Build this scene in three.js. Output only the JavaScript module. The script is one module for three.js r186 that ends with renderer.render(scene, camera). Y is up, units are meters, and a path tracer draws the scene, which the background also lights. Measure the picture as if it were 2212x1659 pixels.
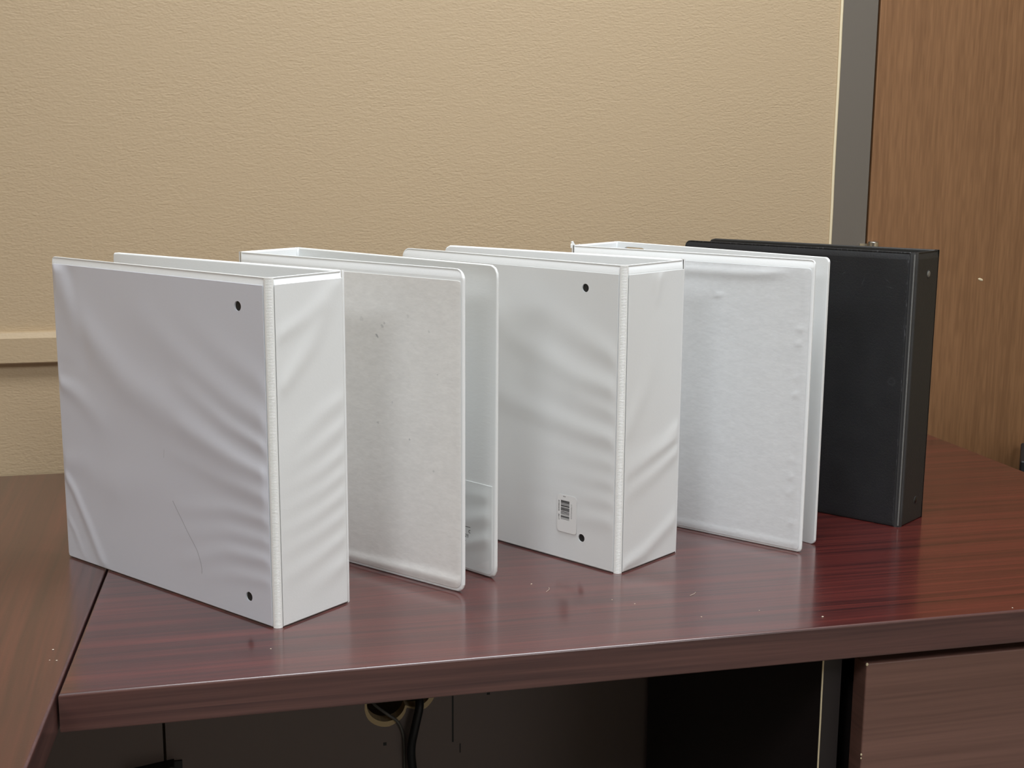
import * as THREE from 'three';
import { RectAreaLightUniformsLib } from 'three/addons/lights/RectAreaLightUniformsLib.js';
import { mergeGeometries, mergeVertices } from 'three/addons/utils/BufferGeometryUtils.js';
import { RoundedBoxGeometry } from 'three/addons/geometries/RoundedBoxGeometry.js';
import { Brush, Evaluator, SUBTRACTION } from 'three-bvh-csg';

// ---------------------------------------------------------------- camera, light, exposure
const scene = new THREE.Scene();
scene.background = new THREE.Color(0x050505);
const camera = new THREE.PerspectiveCamera(33.628, 2212 / 1659, 0.05, 30);
camera.position.set(0, 1.13686, 1.625);
camera.quaternion.setFromRotationMatrix(new THREE.Matrix4().makeBasis(
  new THREE.Vector3(0.972112, 0.006339, 0.234431),
  new THREE.Vector3(0.036185, 0.98361, -0.176644),
  new THREE.Vector3(-0.231709, 0.1802, 0.955949)));
camera.updateMatrixWorld(true);
const renderer = new THREE.WebGLRenderer({ antialias: true });
renderer.toneMapping = THREE.LinearToneMapping;
renderer.toneMappingExposure = 1.30;
renderer.shadowMap.enabled = true;
renderer.shadowMap.type = THREE.PCFSoftShadowMap;
RectAreaLightUniformsLib.init();
const CEIL = 2.55, DESK = 0.74;
// fluorescent ceiling panels, second and last added as fill: [x, z, width, depth, intensity]
const PANELS = [[0.50, 0.80, 1.2, 0.6, 11], [0.72, 3.1, 1.2, 0.6, 11], [1.9, 5.5, 1.2, 0.6, 13], [-1.4, 2.4, 1.2, 0.6, 7.5]];
const LIGHT_COLOR = new THREE.Color().setRGB(0.935, 0.985, 1.04);

// ---------------------------------------------------------------- helpers
let seed = 7;
const rnd = () => { seed = (seed * 1664525 + 1013904223) >>> 0; return seed / 4294967296; };
const hash = (x, y, s) => {
  let h = (x * 374761393 + y * 668265263 + s * 1442695041) | 0;
  h = Math.imul(h ^ (h >>> 13), 1274126177); h ^= h >>> 16;
  return (h >>> 0) / 4294967296;
};
// value noise, periodic when px and py are given
function vn(x, y, s = 0, px = 0, py = 0) {
  let xi = Math.floor(x), yi = Math.floor(y);
  const fx = x - xi, fy = y - yi, u = fx * fx * (3 - 2 * fx), v = fy * fy * (3 - 2 * fy);
  let x1 = xi + 1, y1 = yi + 1;
  if (px) { xi = ((xi % px) + px) % px; x1 = ((x1 % px) + px) % px; }
  if (py) { yi = ((yi % py) + py) % py; y1 = ((y1 % py) + py) % py; }
  const a = hash(xi, yi, s), b = hash(x1, yi, s), c = hash(xi, y1, s), d = hash(x1, y1, s);
  return a + (b - a) * u + (c - a) * v + (a - b - c + d) * u * v;
}
const clamp = (x, a = 0, b = 1) => Math.min(b, Math.max(a, x));
const sstep = (a, b, x) => { const t = clamp((x - a) / (b - a)); return t * t * (3 - 2 * t); };
const mix = (a, b, t) => a + (b - a) * t;
function tex(w, h, fn, srgb, repeat, off) {          // fn(x, y) gives [r, g, b] or a grey value, 0..1
  const d = new Uint8Array(w * h * 4);
  for (let j = 0; j < h; j++) for (let i = 0; i < w; i++) {
    const v = fn(i, j), k = (j * w + i) * 4;
    if (typeof v === 'number') d[k] = d[k + 1] = d[k + 2] = clamp(v) * 255;
    else { d[k] = clamp(v[0]) * 255; d[k + 1] = clamp(v[1]) * 255; d[k + 2] = clamp(v[2]) * 255; }
    d[k + 3] = 255;
  }
  const t = new THREE.DataTexture(d, w, h, THREE.RGBAFormat);
  t.wrapS = t.wrapT = THREE.RepeatWrapping; t.magFilter = THREE.LinearFilter; t.minFilter = THREE.LinearMipmapLinearFilter; t.generateMipmaps = true;
  if (srgb) t.colorSpace = THREE.SRGBColorSpace;
  if (repeat) t.repeat.set(repeat[0], repeat[1]);
  if (off) t.offset.set(off[0], off[1]);
  t.needsUpdate = true;
  return t;
}
function canvasTex(w, h, draw, repeat) {
  const c = document.createElement('canvas'); c.width = w; c.height = h;
  const g = c.getContext('2d'); draw(g, w, h);
  const t = new THREE.CanvasTexture(c); t.colorSpace = THREE.SRGBColorSpace; t.magFilter = THREE.LinearFilter;
  if (repeat) t.repeat.set(repeat[0], repeat[1]);
  return t;
}
const lin = (r, g, b) => new THREE.Color().setRGB(r, g, b);
const std = (o) => new THREE.MeshStandardMaterial(o);
const phy = (o) => new THREE.MeshPhysicalMaterial(o);
const names = {};
function numbered(n) { if (!(n in names)) { names[n] = 0; return n; } names[n]++; return n + '_' + String(names[n]).padStart(3, '0'); }
function mesh(name, geo, mat, parent, label) {
  const m = new THREE.Mesh(geo, mat); m.name = parent ? name : numbered(name);
  m.castShadow = m.receiveShadow = true;
  (parent || scene).add(m);
  if (label) m.userData.label = label;
  return m;
}
function tag(o, label, category, group) { o.userData.label = label; o.userData.category = category; if (group) o.userData.group = group; return o; }
function struct(name, geo, mat, label) { const m = mesh(name, geo, mat); m.userData.kind = 'structure'; m.userData.label = label; m.userData.category = name.split('_')[0]; return m; }
function thing(name, label, category, pos = [0, 0, 0], rotY = 0, group) {
  const g = new THREE.Group(); g.name = numbered(name); g.position.set(...pos); g.rotation.y = rotY; scene.add(g);
  return tag(g, label, category, group);
}
// box given by its bounds, uv in metres
function box(x0, x1, y0, y1, z0, z1, bevel = 0) {
  const w = x1 - x0, h = y1 - y0, d = z1 - z0;
  const g = bevel ? new RoundedBoxGeometry(w, h, d, 3, bevel) : new THREE.BoxGeometry(w, h, d);
  g.translate((x0 + x1) / 2, (y0 + y1) / 2, (z0 + z1) / 2);
  return uvBox(g);
}
function uvBox(g, turn = false) {
  const p = g.attributes.position, n = g.attributes.normal, uv = new Float32Array(p.count * 2);
  for (let i = 0; i < p.count; i++) {
    const ax = Math.abs(n.getX(i)), ay = Math.abs(n.getY(i)), az = Math.abs(n.getZ(i));
    let u, v;
    if (ay > 0.7) { u = p.getX(i); v = p.getZ(i); }
    else if (az >= ax) { u = p.getX(i); v = p.getY(i); }
    else { u = p.getZ(i); v = p.getY(i); }
    uv[2 * i] = turn ? v : u; uv[2 * i + 1] = turn ? u : v;
  }
  g.setAttribute('uv', new THREE.BufferAttribute(uv, 2));
  return g;
}

// ---------------------------------------------------------------- textures
// wall covering: short horizontal ridges, 1 m tile
const WN = 2048;
const wallBump = tex(WN, WN, (i, j) => {
  const x = i / WN, y = j / WN;
  const w = (vn(x * 90, y * 90, 3, 90, 90) - 0.5) * 0.7;
  const a = vn(x * 260, y * 640 + w, 1, 260, 640), b = vn(x * 480, y * 900 + w, 2, 480, 900), c = vn(x * 90, y * 520 + w, 5, 90, 520);
  const k = 0.78 + 0.3 * vn(x * 14, y * 20, 6, 14, 20);
  let v = (0.40 * a + 0.42 * b + 0.18 * c - 0.5) * k + 0.42;
  const gx = Math.floor(x * 60), gy = Math.floor(y * 60);
  if (hash(gx, gy, 44) > 0.975) {           // paint pimples
    const dx = (x * 60 - gx - 0.3 - 0.4 * hash(gx, gy, 45)) * 23, dy = (y * 60 - gy - 0.3 - 0.4 * hash(gx, gy, 46)) * 23;
    v += 0.5 * Math.exp(-(dx * dx + dy * dy) / 1.6);
  }
  return v;
}, false, [1, 1]);

// mahogany laminate, grain along u; [u metres, v metres] per tile
function mahogany(w, h, um, vm, s, light, dark, off, vk = 0.42) {
  return tex(w, h, (i, j) => {
    const x = i / w * um, z = j / h * vm;
    const wz = z + 0.010 * (vn(x * 2.2, z * 9, s) - 0.5) + 0.004 * (vn(x * 7, z * 22, s + 1) - 0.5);
    const q = wz * 22 + 3.2 * vn(x * 1.5 + 3, z * 5.0, s + 2);
    const cath = 0.5 + 0.5 * Math.sin(q * 6.283 * 1.25);
    const broad = vn(x * 0.9, wz * 24, s + 3);
    const streak = vn(x * 2.0, wz * 110, s + 4), fine = vn(x * 5, wz * 420, s + 5), pore = vn(x * 24, wz * 1050, s + 6);
    const vein = Math.pow(1 - Math.abs(2 * vn(x * 1.6 + 0.5, wz * 95 + 1.5 * vn(x * 1.2, z * 10, s + 8), s + 7) - 1), 5);
    let t = 0.10 * cath + 0.13 * broad + 0.25 * streak + 0.32 * fine + 0.20 * pore;
    t = clamp((t - 0.24) / 0.52) - vk * vein;
    return [Math.max(0.12, mix(dark[0], light[0], t)), Math.max(0.05, mix(dark[1], light[1], t)), Math.max(0.05, mix(dark[2], light[2], t))];
  }, true, [1 / um, 1 / vm], off);
}
const woodDesk = mahogany(2048, 2048, 1.4, 0.8, 11, [0.375, 0.145, 0.125], [0.225, 0.074, 0.070], [0.15, 0]);
const woodReturn = mahogany(2048, 1024, 1.9, 0.9, 31, [0.345, 0.155, 0.125], [0.235, 0.094, 0.080], [0, 0.98]);
const woodEdge = mahogany(2048, 128, 1.4, 0.06, 51, [0.385, 0.25, 0.225], [0.27, 0.16, 0.15], [0.15, 0]);
const woodDrawer = mahogany(1024, 1024, 1.0, 0.5, 71, [0.465, 0.335, 0.295], [0.39, 0.275, 0.24], [0, 0], 0.15);
// door veneer, grain along v
const veneer = tex(1024, 2048, (i, j) => {
  const x = i / 1024 * 0.7, y = j / 2048 * 1.6;
  const wx = x + 0.012 * (vn(x * 5, y * 1.5, 80) - 0.5);
  const a = vn(wx * 380, y * 12, 81), b = vn(wx * 720, y * 46, 82), c = vn(wx * 16, y * 1.1, 83), d = vn(wx * 70, y * 1.6, 84);
  let t = 0.34 * a + 0.40 * b + 0.16 * c + 0.10 * d;
  const streak = sstep(0.86, 0.95, vn(wx * 60, y * 2.2, 85));
  t = clamp((t - 0.25) / 0.5) - 0.12 * streak;
  return [mix(0.455, 0.530, t), mix(0.318, 0.382, t), mix(0.205, 0.255, t)];
}, true, [1 / 0.7, 1 / 1.6]);
const carpet = tex(512, 512, (i, j) => {
  const v = 0.6 * vn(i * 0.5, j * 0.5, 90, 256, 256) + 0.4 * vn(i * 0.125, j * 0.125, 91, 64, 64);
  return [0.42 + 0.14 * v, 0.405 + 0.13 * v, 0.38 + 0.12 * v];
}, true, [1 / 0.6, 1 / 0.6]);
// fibrous board under clear vinyl: height and faint tone, 0.32 m tile
const fibre = (x, y, s) => 0.45 * vn(x * 60, y * 150 + 2 * vn(x * 20, y * 20, s + 9, 20, 20), s, 60, 150) + 0.3 * vn(x * 150, y * 320, s + 1, 150, 320) + 0.25 * vn(x * 22, y * 48, s + 2, 22, 48);
const fibreBump = tex(1024, 1024, (i, j) => fibre(i / 1024, j / 1024, 100), false, [1 / 0.32, 1 / 0.32]);
const vinylBump = tex(512, 512, (i, j) => 0.6 * vn(i * 0.25, j * 0.25, 120, 128, 128) + 0.4 * vn(i * 0.5, j * 0.5, 121, 256, 256), false, [1 / 0.16, 1 / 0.16]);
const leatherBump = tex(512, 512, (i, j) => { const a = vn(i * 0.25, j * 0.25, 130, 128, 128), b = vn(i * 0.125, j * 0.0625, 131, 64, 32); return 0.6 * a + 0.4 * Math.abs(2 * b - 1); }, false, [1 / 0.12, 1 / 0.12]);

// ---------------------------------------------------------------- materials
const M = {
  wall: std({ color: lin(0.445, 0.337, 0.209), roughness: 0.6, bumpMap: wallBump, bumpScale: 0.00044 }),
  rail: std({ color: lin(0.445, 0.337, 0.209), roughness: 0.5, bumpMap: wallBump, bumpScale: 0.0003 }),
  plainWall: std({ color: lin(0.58, 0.47, 0.31), roughness: 0.8 }),
  ceiling: std({ color: lin(0.75, 0.74, 0.70), roughness: 0.9 }),
  carpet: std({ map: carpet, roughness: 0.95 }),
  frame: std({ color: lin(0.135, 0.118, 0.098), roughness: 0.42, bumpMap: vinylBump, bumpScale: 0.00006 }),
  caulk: std({ color: lin(0.72, 0.62, 0.42), roughness: 0.6 }),
  door: phy({ map: veneer, roughness: 0.42, clearcoat: 0.25, clearcoatRoughness: 0.35 }),
  doorEdge: std({ color: lin(0.05, 0.03, 0.018), roughness: 0.7 }),
  steel: std({ color: lin(0.62, 0.60, 0.54), metalness: 1, roughness: 0.28 }),
  desk: phy({ map: woodDesk, roughness: 0.30, bumpMap: vinylBump, bumpScale: 0.00002, clearcoat: 1.0, clearcoatRoughness: 0.14 }),
  ret: phy({ map: woodReturn, roughness: 0.32, bumpMap: vinylBump, bumpScale: 0.00002, clearcoat: 1.0, clearcoatRoughness: 0.2 }),
  edge: phy({ map: woodEdge, roughness: 0.40, clearcoat: 0.8, clearcoatRoughness: 0.2 }),
  drawer: phy({ map: woodDrawer, roughness: 0.42, clearcoat: 0.3, clearcoatRoughness: 0.35 }),
  darkPanel: std({ color: lin(0.15, 0.115, 0.105), roughness: 0.5 }),
  pedestal: std({ color: lin(0.012, 0.008, 0.008), roughness: 0.5 }),
  rawBoard: std({ color: lin(0.55, 0.42, 0.24), roughness: 0.9 }),
  worn: std({ color: lin(0.62, 0.52, 0.34), roughness: 0.8 }),
  black: std({ color: lin(0.008, 0.008, 0.009), roughness: 0.55 }),
  cableGrey: std({ color: lin(0.11, 0.105, 0.095), roughness: 0.5 }),
  vinyl: phy({ color: lin(0.88, 0.90, 0.90), roughness: 0.36, bumpMap: vinylBump, bumpScale: 0.00004, clearcoat: 0.2, clearcoatRoughness: 0.3 }),
  weld: phy({ color: lin(0.88, 0.89, 0.87), roughness: 0.3, clearcoat: 0.3, clearcoatRoughness: 0.2 }),
  rivet: std({ color: lin(0.012, 0.011, 0.010), roughness: 0.5 }),
  crumb: std({ color: lin(0.55, 0.46, 0.36), roughness: 0.8 }),
};

// ---------------------------------------------------------------- the room
const RX0 = -2.6, RX1 = 3.2, RZ1 = 6.6;
const DX0 = 0.849, DX1 = 1.93, DTOP = 2.13;      // door opening including the frame
{
  const sh = new THREE.Shape([[RX0, 0], [DX0, 0], [DX0, DTOP], [DX1, DTOP], [DX1, 0], [RX1, 0], [RX1, CEIL], [RX0, CEIL]].map(p => new THREE.Vector2(...p)));
  const g = new THREE.ExtrudeGeometry(sh, { depth: 0.12, bevelEnabled: false }); g.translate(0, 0, -0.12); uvBox(g);
  struct('wall_back', g, M.wall, 'beige wall with fine horizontal texture behind the binders');
}
struct('wall_left', box(RX0 - 0.1, RX0, 0, CEIL, -0.12, RZ1), M.plainWall, 'plain beige side wall beyond the desk return');
struct('wall_right', box(RX1, RX1 + 0.1, 0, CEIL, -0.12, RZ1), M.plainWall, 'plain beige side wall beyond the door');
struct('wall_front', box(RX0 - 0.1, RX1 + 0.1, 0, CEIL, RZ1, RZ1 + 0.1), M.plainWall, 'plain beige wall behind the viewer');
struct('floor', box(RX0 - 0.1, RX1 + 0.1, -0.1, 0, -0.2, RZ1 + 0.1), M.carpet, 'grey-brown carpeted floor');
struct('ceiling', box(RX0 - 0.1, RX1 + 0.1, CEIL, CEIL + 0.1, -0.2, RZ1 + 0.1), M.ceiling, 'white office ceiling');
// chair rail on the wall
{
  const sh = new THREE.Shape(); sh.moveTo(0, 0); sh.lineTo(0.0105, 0); sh.lineTo(0.012, 0.0015); sh.lineTo(0.012, 0.031); sh.lineTo(0.0085, 0.0375); sh.lineTo(0, 0.038); sh.closePath();
  const g = new THREE.ExtrudeGeometry(sh, { depth: DX0 - 0.004 - RX0, bevelEnabled: false });
  g.rotateY(Math.PI / 2); g.scale(1, 1, -1);            // profile depth along +z, length along x
  const ix = g.index ? null : g; const p = g.attributes.position;
  for (let i = 0; i < p.count; i += 3) for (const at of ['position', 'normal', 'uv']) {
    const a = g.attributes[at], n = a.itemSize;
    for (let k = 0; k < n; k++) { const t = a.array[(i + 1) * n + k]; a.array[(i + 1) * n + k] = a.array[(i + 2) * n + k]; a.array[(i + 2) * n + k] = t; }
  }
  g.computeVertexNormals();
  g.translate(RX0, 0.880, 0); uvBox(g);
  struct('trim_1', g, M.rail, 'beige painted chair rail along the wall');
}
// door frame: two jambs and a head, and the caulk bead along the wall
{
  const g = new THREE.Group(); g.name = numbered('door_frame'); scene.add(g);
  g.userData = { kind: 'structure', label: 'grey-brown painted metal door frame beside the beige wall', category: 'door frame' };
  mesh('jamb', box(DX0, 0.9025, 0, DTOP, -0.12, 0.0015, 0.001), M.frame, g);
  mesh('jamb', box(1.877, DX1, 0, DTOP, -0.12, 0.0015, 0.001), M.frame, g);
  mesh('head', box(0.9025, 1.877, DTOP - 0.052, DTOP, -0.12, 0.0015, 0.001), M.frame, g);
  const pts = []; for (let k = 0; k <= 60; k++) pts.push(new THREE.Vector3(DX0 - 0.0008 + 0.0006 * (vn(k * 0.7, 1, 200) - 0.5), 0.01 + k / 60 * (DTOP - 0.02), 0.001));
  mesh('caulk_bead', new THREE.TubeGeometry(new THREE.CatmullRomCurve3(pts), 120, 0.0022, 6), M.caulk, g, 'cream bead of caulk');
}
{
  const g = new THREE.Group(); g.name = 'door_1'; scene.add(g);
  g.userData = { kind: 'structure', label: 'brown wood veneer door at the right', category: 'door' };
  mesh('door_leaf', box(0.9062, 1.8745, 0.012, DTOP - 0.055, -0.046, 0.0002, 0.001), M.door, g);
  const chip = new THREE.IcosahedronGeometry(0.0035, 1); chip.scale(1.3, 0.55, 0.2); chip.rotateZ(-0.35); chip.translate(1.0902, 0.9585, 0.0002); mesh('chip', chip, M.worn, g, 'small pale chip in the veneer');
  for (const y of [0.35, 0.9695, 1.80]) {
    const hg = new THREE.Group(); hg.name = 'hinge'; g.add(hg);
    for (let k = 0; k < 3; k++) {
      const c = new THREE.CylinderGeometry(0.0072, 0.0072, 0.0295, 20); c.translate(0.9115, y - 0.03 + k * 0.0302, 0.008); mesh('knuckle', c, M.steel, hg, 'steel hinge knuckle');
    }
    const cap = new THREE.LatheGeometry([[0, 0.0016], [0.005, 0.0014], [0.0066, 0.0009], [0.0072, 0]].reverse().map(p => new THREE.Vector2(...p)), 20); cap.translate(0.9115, y + 0.0452, 0.008); mesh('pin_cap', cap, M.steel, hg);
    mesh('leaf', box(0.893, 0.9052, y - 0.045, y + 0.043, 0.001, 0.0032), M.steel, hg);
  }
}
// lit ceiling panels
const OVER = ['over the binder desk', 'added as fill over the open floor in front of the drawers', 'by the far front wall', 'added as left fill over the end of the desk return'];
for (const [x, z, w, d, I] of PANELS) {
  const g = thing('ceiling_light', 'white fluorescent ceiling panel ' + OVER[PANELS.findIndex(p => p[0] === x && p[1] === z)], 'light', [x, CEIL, z], 0, 'fluorescent panels in the ceiling');
  const fr = [box(-w / 2 - 0.02, w / 2 + 0.02, -0.012, 0, -d / 2 - 0.02, -d / 2), box(-w / 2 - 0.02, w / 2 + 0.02, -0.012, 0, d / 2, d / 2 + 0.02), box(-w / 2 - 0.02, -w / 2, -0.012, 0, -d / 2, d / 2), box(w / 2, w / 2 + 0.02, -0.012, 0, -d / 2, d / 2)];
  mesh('light_frame', mergeGeometries(fr), M.ceiling, g);
  mesh('light_diffuser', box(-w / 2, w / 2, -0.006, 0, -d / 2, d / 2), std({ color: lin(0.8, 0.8, 0.8), emissive: LIGHT_COLOR, emissiveIntensity: 2.5, roughness: 0.6 }), g);
  const L = new THREE.RectAreaLight(LIGHT_COLOR, I, w, d); L.position.set(x, CEIL - 0.015, z); L.lookAt(x, 0, z); scene.add(L);
}

// ---------------------------------------------------------------- desks
const TH = 0.031, FZ = 0.690, EX = 1.0045;
const seamX = (z) => -0.0795 - 0.0551 * z;           // the joint between desk and return runs a little askew
function slab(poly, y0, y1, bev) {                    // worktop from a plan outline (x, z), with eased edges
  const sh = new THREE.Shape(poly.map(([x, z]) => new THREE.Vector2(x, -z)));
  const g = new THREE.ExtrudeGeometry(sh, { depth: y1 - y0 - 2 * bev, bevelEnabled: true, bevelThickness: bev, bevelSize: bev, bevelOffset: -bev, bevelSegments: 6 });
  g.rotateX(-Math.PI / 2); g.translate(0, y0 + bev, 0);
  return g;
}
function splitTop(g, ymin) {                          // the upward faces of a slab, and the rest
  const p = g.attributes.position, n = g.attributes.normal, A = [], B = [];
  for (let i = 0; i < p.count; i += 3) {
    const up = n.getY(i) > 0.99 && p.getY(i) > ymin;
    for (let k = 0; k < 3; k++) (up ? A : B).push(i + k);
  }
  const pick = (ids) => {
    const q = new THREE.BufferGeometry();
    for (const at of ['position', 'normal', 'uv']) { const a = g.attributes[at], s = a.itemSize, o = new Float32Array(ids.length * s); ids.forEach((id, k) => { for (let c = 0; c < s; c++) o[k * s + c] = a.array[id * s + c]; }); q.setAttribute(at, new THREE.BufferAttribute(o, s)); }
    return q;
  };
  return [pick(A), pick(B)];
}
{
  const g = thing('desk', 'mahogany laminate desk carrying the row of binders', 'desk');
  const [top, rim] = splitTop(slab([[seamX(0.004) + 0.0008, 0.004], [EX, 0.004], [EX, FZ], [seamX(FZ) + 0.0008, FZ]], DESK - TH, DESK, 0.0022), DESK - 0.002);
  mesh('worktop', uvBox(top), M.desk, g, 'glossy red-brown wood grain worktop');
  mesh('edge_band', uvBox(rim), M.edge, g, 'darker wood grain edge');
  // modesty panel with the cable holes
  const PZ = 0.19, sh = new THREE.Shape([[-0.064, 0.12], [0.60, 0.12], [0.60, DESK - TH - 0.0005], [-0.064, DESK - TH - 0.0005]].map(p => new THREE.Vector2(...p)));
  const hole = new THREE.Path(); const pts = [];
  const c1 = [0.1940, 0.4800, 0.0235], c2 = [0.2290, 0.4925, 0.0205];
  for (let k = 0; k < 64; k++) {                      // outline of two overlapping holes, seen from between them
    const a = k / 64 * Math.PI * 2, ox = 0.213, oy = 0.488, dx = Math.cos(a), dy = Math.sin(a); let best = 0;
    for (const [x, y, r] of [c1, c2]) { const ex = ox - x, ey = oy - y, b = ex * dx + ey * dy, q = b * b - (ex * ex + ey * ey - r * r); if (q > 0) best = Math.max(best, -b + Math.sqrt(q)); }
    pts.push(new THREE.Vector2(ox + dx * best, oy + dy * best));
  }
  hole.setFromPoints(pts); sh.holes.push(hole);
  const pg = new THREE.ExtrudeGeometry(sh, { depth: 0.016, bevelEnabled: false }); pg.translate(0, 0, PZ - 0.016);
  const pm = mesh('modesty_panel', uvBox(pg), [M.darkPanel, M.rawBoard], g, 'dark back panel with rough cable holes');
  const rimS = new THREE.Shape(pts.map((p, k) => { const q = 0.0022 + 0.0062 * vn(k * 0.5, 4, 220, 64 * 0.5, 0), d = new THREE.Vector2(p.x - 0.213, p.y - 0.488); return p.clone().addScaledVector(d.normalize(), q); }));
  rimS.holes.push(new THREE.Path(pts));
  const rimG = new THREE.ExtrudeGeometry(rimS, { depth: 0.0006, bevelEnabled: false }); rimG.translate(0, 0, PZ - 0.0002); mesh('chipped_rim', rimG, M.rawBoard, pm, 'raw tan board where the hole was cut');
  mesh('modesty_panel', box(-0.62, -0.0672, 0.12, DESK - TH - 0.0005, PZ - 0.016, PZ - 0.0005), M.darkPanel, g);
  // old marks and screw holes in the panel
  const mark = (x, y, w, h) => mesh('screw_hole', box(x - w / 2, x + w / 2, y - h / 2, y + h / 2, PZ - 0.001, PZ + 0.0003), M.black, pm);
  mark(0.2757, 0.452, 0.0022, 0.062); mark(0.1918, 0.4275, 0.004, 0.004); mark(0.3204, 0.481, 0.004, 0.005); mark(0.2848, 0.412, 0.0014, 0.012);
  mesh('end_panel', box(0.980, 0.998, 0, DESK - TH - 0.0005, 0.03, 0.655), M.pedestal, g);
}
{
  const g = thing('desk_return', 'left desk return joined to the binder desk at an open seam', 'desk');
  const [top, rim] = splitTop(slab([[-0.86, 0.004], [seamX(0.004) - 0.0010, 0.004], [seamX(1.9) - 0.0010, 1.9], [-0.86, 1.9]], DESK - TH, DESK, 0.0022), DESK - 0.002);
  mesh('worktop', uvBox(top, true), M.ret, g, 'glossy brown worktop with grain running towards the wall');
  mesh('edge_band', uvBox(rim), M.edge, g, 'darker wood grain edge');
  mesh('end_panel', box(-0.85, -0.832, 0, DESK - TH - 0.0005, 0.03, 1.86), M.pedestal, g);
  mesh('end_panel', box(-0.832, -0.21, 0, DESK - TH - 0.0005, 1.842, 1.86), M.pedestal, g);
}
{
  const g = thing('drawer_pedestal', 'dark drawer unit with brown wood fronts under the desk', 'drawer unit');
  const PF = 0.652, y1 = DESK - TH - 0.001;
  mesh('side_panel', box(0.5228, 0.541, 0, y1, 0.206, PF), M.pedestal, g);
  mesh('side_panel', box(0.9605, 0.9785, 0, y1, 0.206, PF), M.pedestal, g);
  mesh('back_panel', box(0.541, 0.9605, 0, y1, 0.206, 0.216), M.pedestal, g);
  mesh('bottom_panel', box(0.541, 0.9605, 0.03, 0.046, 0.216, PF), M.pedestal, g);
  mesh('top_rail', box(0.541, 0.9605, y1 - 0.016, y1, 0.216, PF), M.pedestal, g);
  const lip = []; for (let k = 0; k <= 40; k++) lip.push(new THREE.Vector3(0.5228 + 0.0004 * (vn(k * 0.9, 3, 210) - 0.5), y1 - 0.002 - k / 40 * 0.69, PF - 0.0002));
  mesh('worn_edge', new THREE.TubeGeometry(new THREE.CatmullRomCurve3(lip), 80, 0.0009, 5), M.worn, g, 'pale bare edge where the laminate is worn off');
  [[0.487, 0.6975], [0.275, 0.483], [0.05, 0.271]].forEach(([a, b], i) => {
    const d = new THREE.Group(); d.name = 'drawer'; g.add(d);
    mesh('drawer_front', box(0.5505, 0.972, a, b, PF + 0.004, PF + 0.026, 0.0015), M.drawer, d);
    mesh('drawer_box', box(0.556, 0.95, a + 0.02, b - 0.03, 0.26, PF + 0.004), M.pedestal, d);
    if (!i) for (const [x, y, r] of [[0.5512, 0.6968, 0.0016], [0.5508, 0.612, 0.0012], [0.5508, 0.6085, 0.0009]]) {
      const c = new THREE.IcosahedronGeometry(r, 1); c.scale(0.8, 1, 0.6); c.translate(x, y, PF + 0.0255); mesh('chipped_corner', c, M.worn, d, 'pale chip in the drawer front edge');
    }
  });
}
// cables and a bracket below the desk
{
  const curve = new THREE.CatmullRomCurve3([[0.230, 0.497, 0.14], [0.2335, 0.4935, 0.182], [0.2325, 0.480, 0.204], [0.2265, 0.456, 0.2085], [0.2215, 0.425, 0.206], [0.2245, 0.39, 0.203], [0.235, 0.30, 0.203], [0.26, 0.10, 0.215], [0.29, 0.012, 0.25], [0.40, 0.006, 0.35]].map(p => new THREE.Vector3(...p)));
  tag(mesh('power_cable', new THREE.TubeGeometry(curve, 120, 0.0052, 12), M.black), 'thick black cable hanging out of the panel hole under the desk', 'cable');
  const c2 = new THREE.CatmullRomCurve3([[0.172, 0.482, 0.165], [0.182, 0.476, 0.186], [0.195, 0.468, 0.196], [0.207, 0.457, 0.1945], [0.2135, 0.440, 0.193], [0.2150, 0.41, 0.1925], [0.214, 0.30, 0.1925], [0.214, 0.01, 0.195]].map(p => new THREE.Vector3(...p)));
  tag(mesh('thin_cable', new THREE.TubeGeometry(c2, 90, 0.0018, 8), M.cableGrey), 'thin grey cable looping over the lip of the panel hole', 'cable');
  const b = thing('bracket', 'black metal bracket low on the panel under the desk corner', 'bracket', [-0.0585, 0.37, 0.1902]);
  const arm = box(-0.045, 0.012, 0.0615, 0.065, 0, 0.02); arm.rotateZ(0.14); mesh('arm', arm, M.black, b);
  mesh('plate', box(-0.004, 0.012, 0, 0.064, 0, 0.003), M.black, b);
  mesh('screw', new THREE.CylinderGeometry(0.003, 0.003, 0.002, 12).rotateX(Math.PI / 2).translate(-0.009, 0.057, 0.0031), M.steel, b);
}
// dark box past the desk end; unseen length added to shade the door
{
  const b = thing('black_box', 'black box with a pale dot standing between the desk end and the door', 'box', [1.185, 0, 0.115], -0.62);
  mesh('body', box(-0.07, 0.36, 0, 0.685, -0.07, 0.05, 0.004), M.black, b);
  mesh('lid', box(-0.072, 0.362, 0.685, 0.7165, -0.072, 0.052, 0.003), M.black, b);
  mesh('screw', new THREE.CylinderGeometry(0.0016, 0.0016, 0.002, 10).rotateX(Math.PI / 2).translate(-0.0625, 0.683, 0.0505), M.steel, b, 'pale screw head');
}

// ---------------------------------------------------------------- binders
const W0 = 1e-9;
function lines(L, step, re, extra = []) {
  const v = [0, 0.05, 0.18, 0.4, 0.7, 1].map(k => k * re);
  let s = new Set([...v, ...v.map(x => L - x), ...extra.filter(x => x > re * 1.05 && x < L - re * 1.05)]);
  const n = Math.max(2, Math.round((L - 2 * re) / step));
  for (let k = 1; k < n; k++) s.add(re + (L - 2 * re) * k / n);
  const a = [...s].sort((p, q) => p - q), out = [a[0]];
  for (const x of a) if (x - out[out.length - 1] > re * 0.04) out.push(x);
  out[out.length - 1] = L;
  return out;
}
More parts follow.
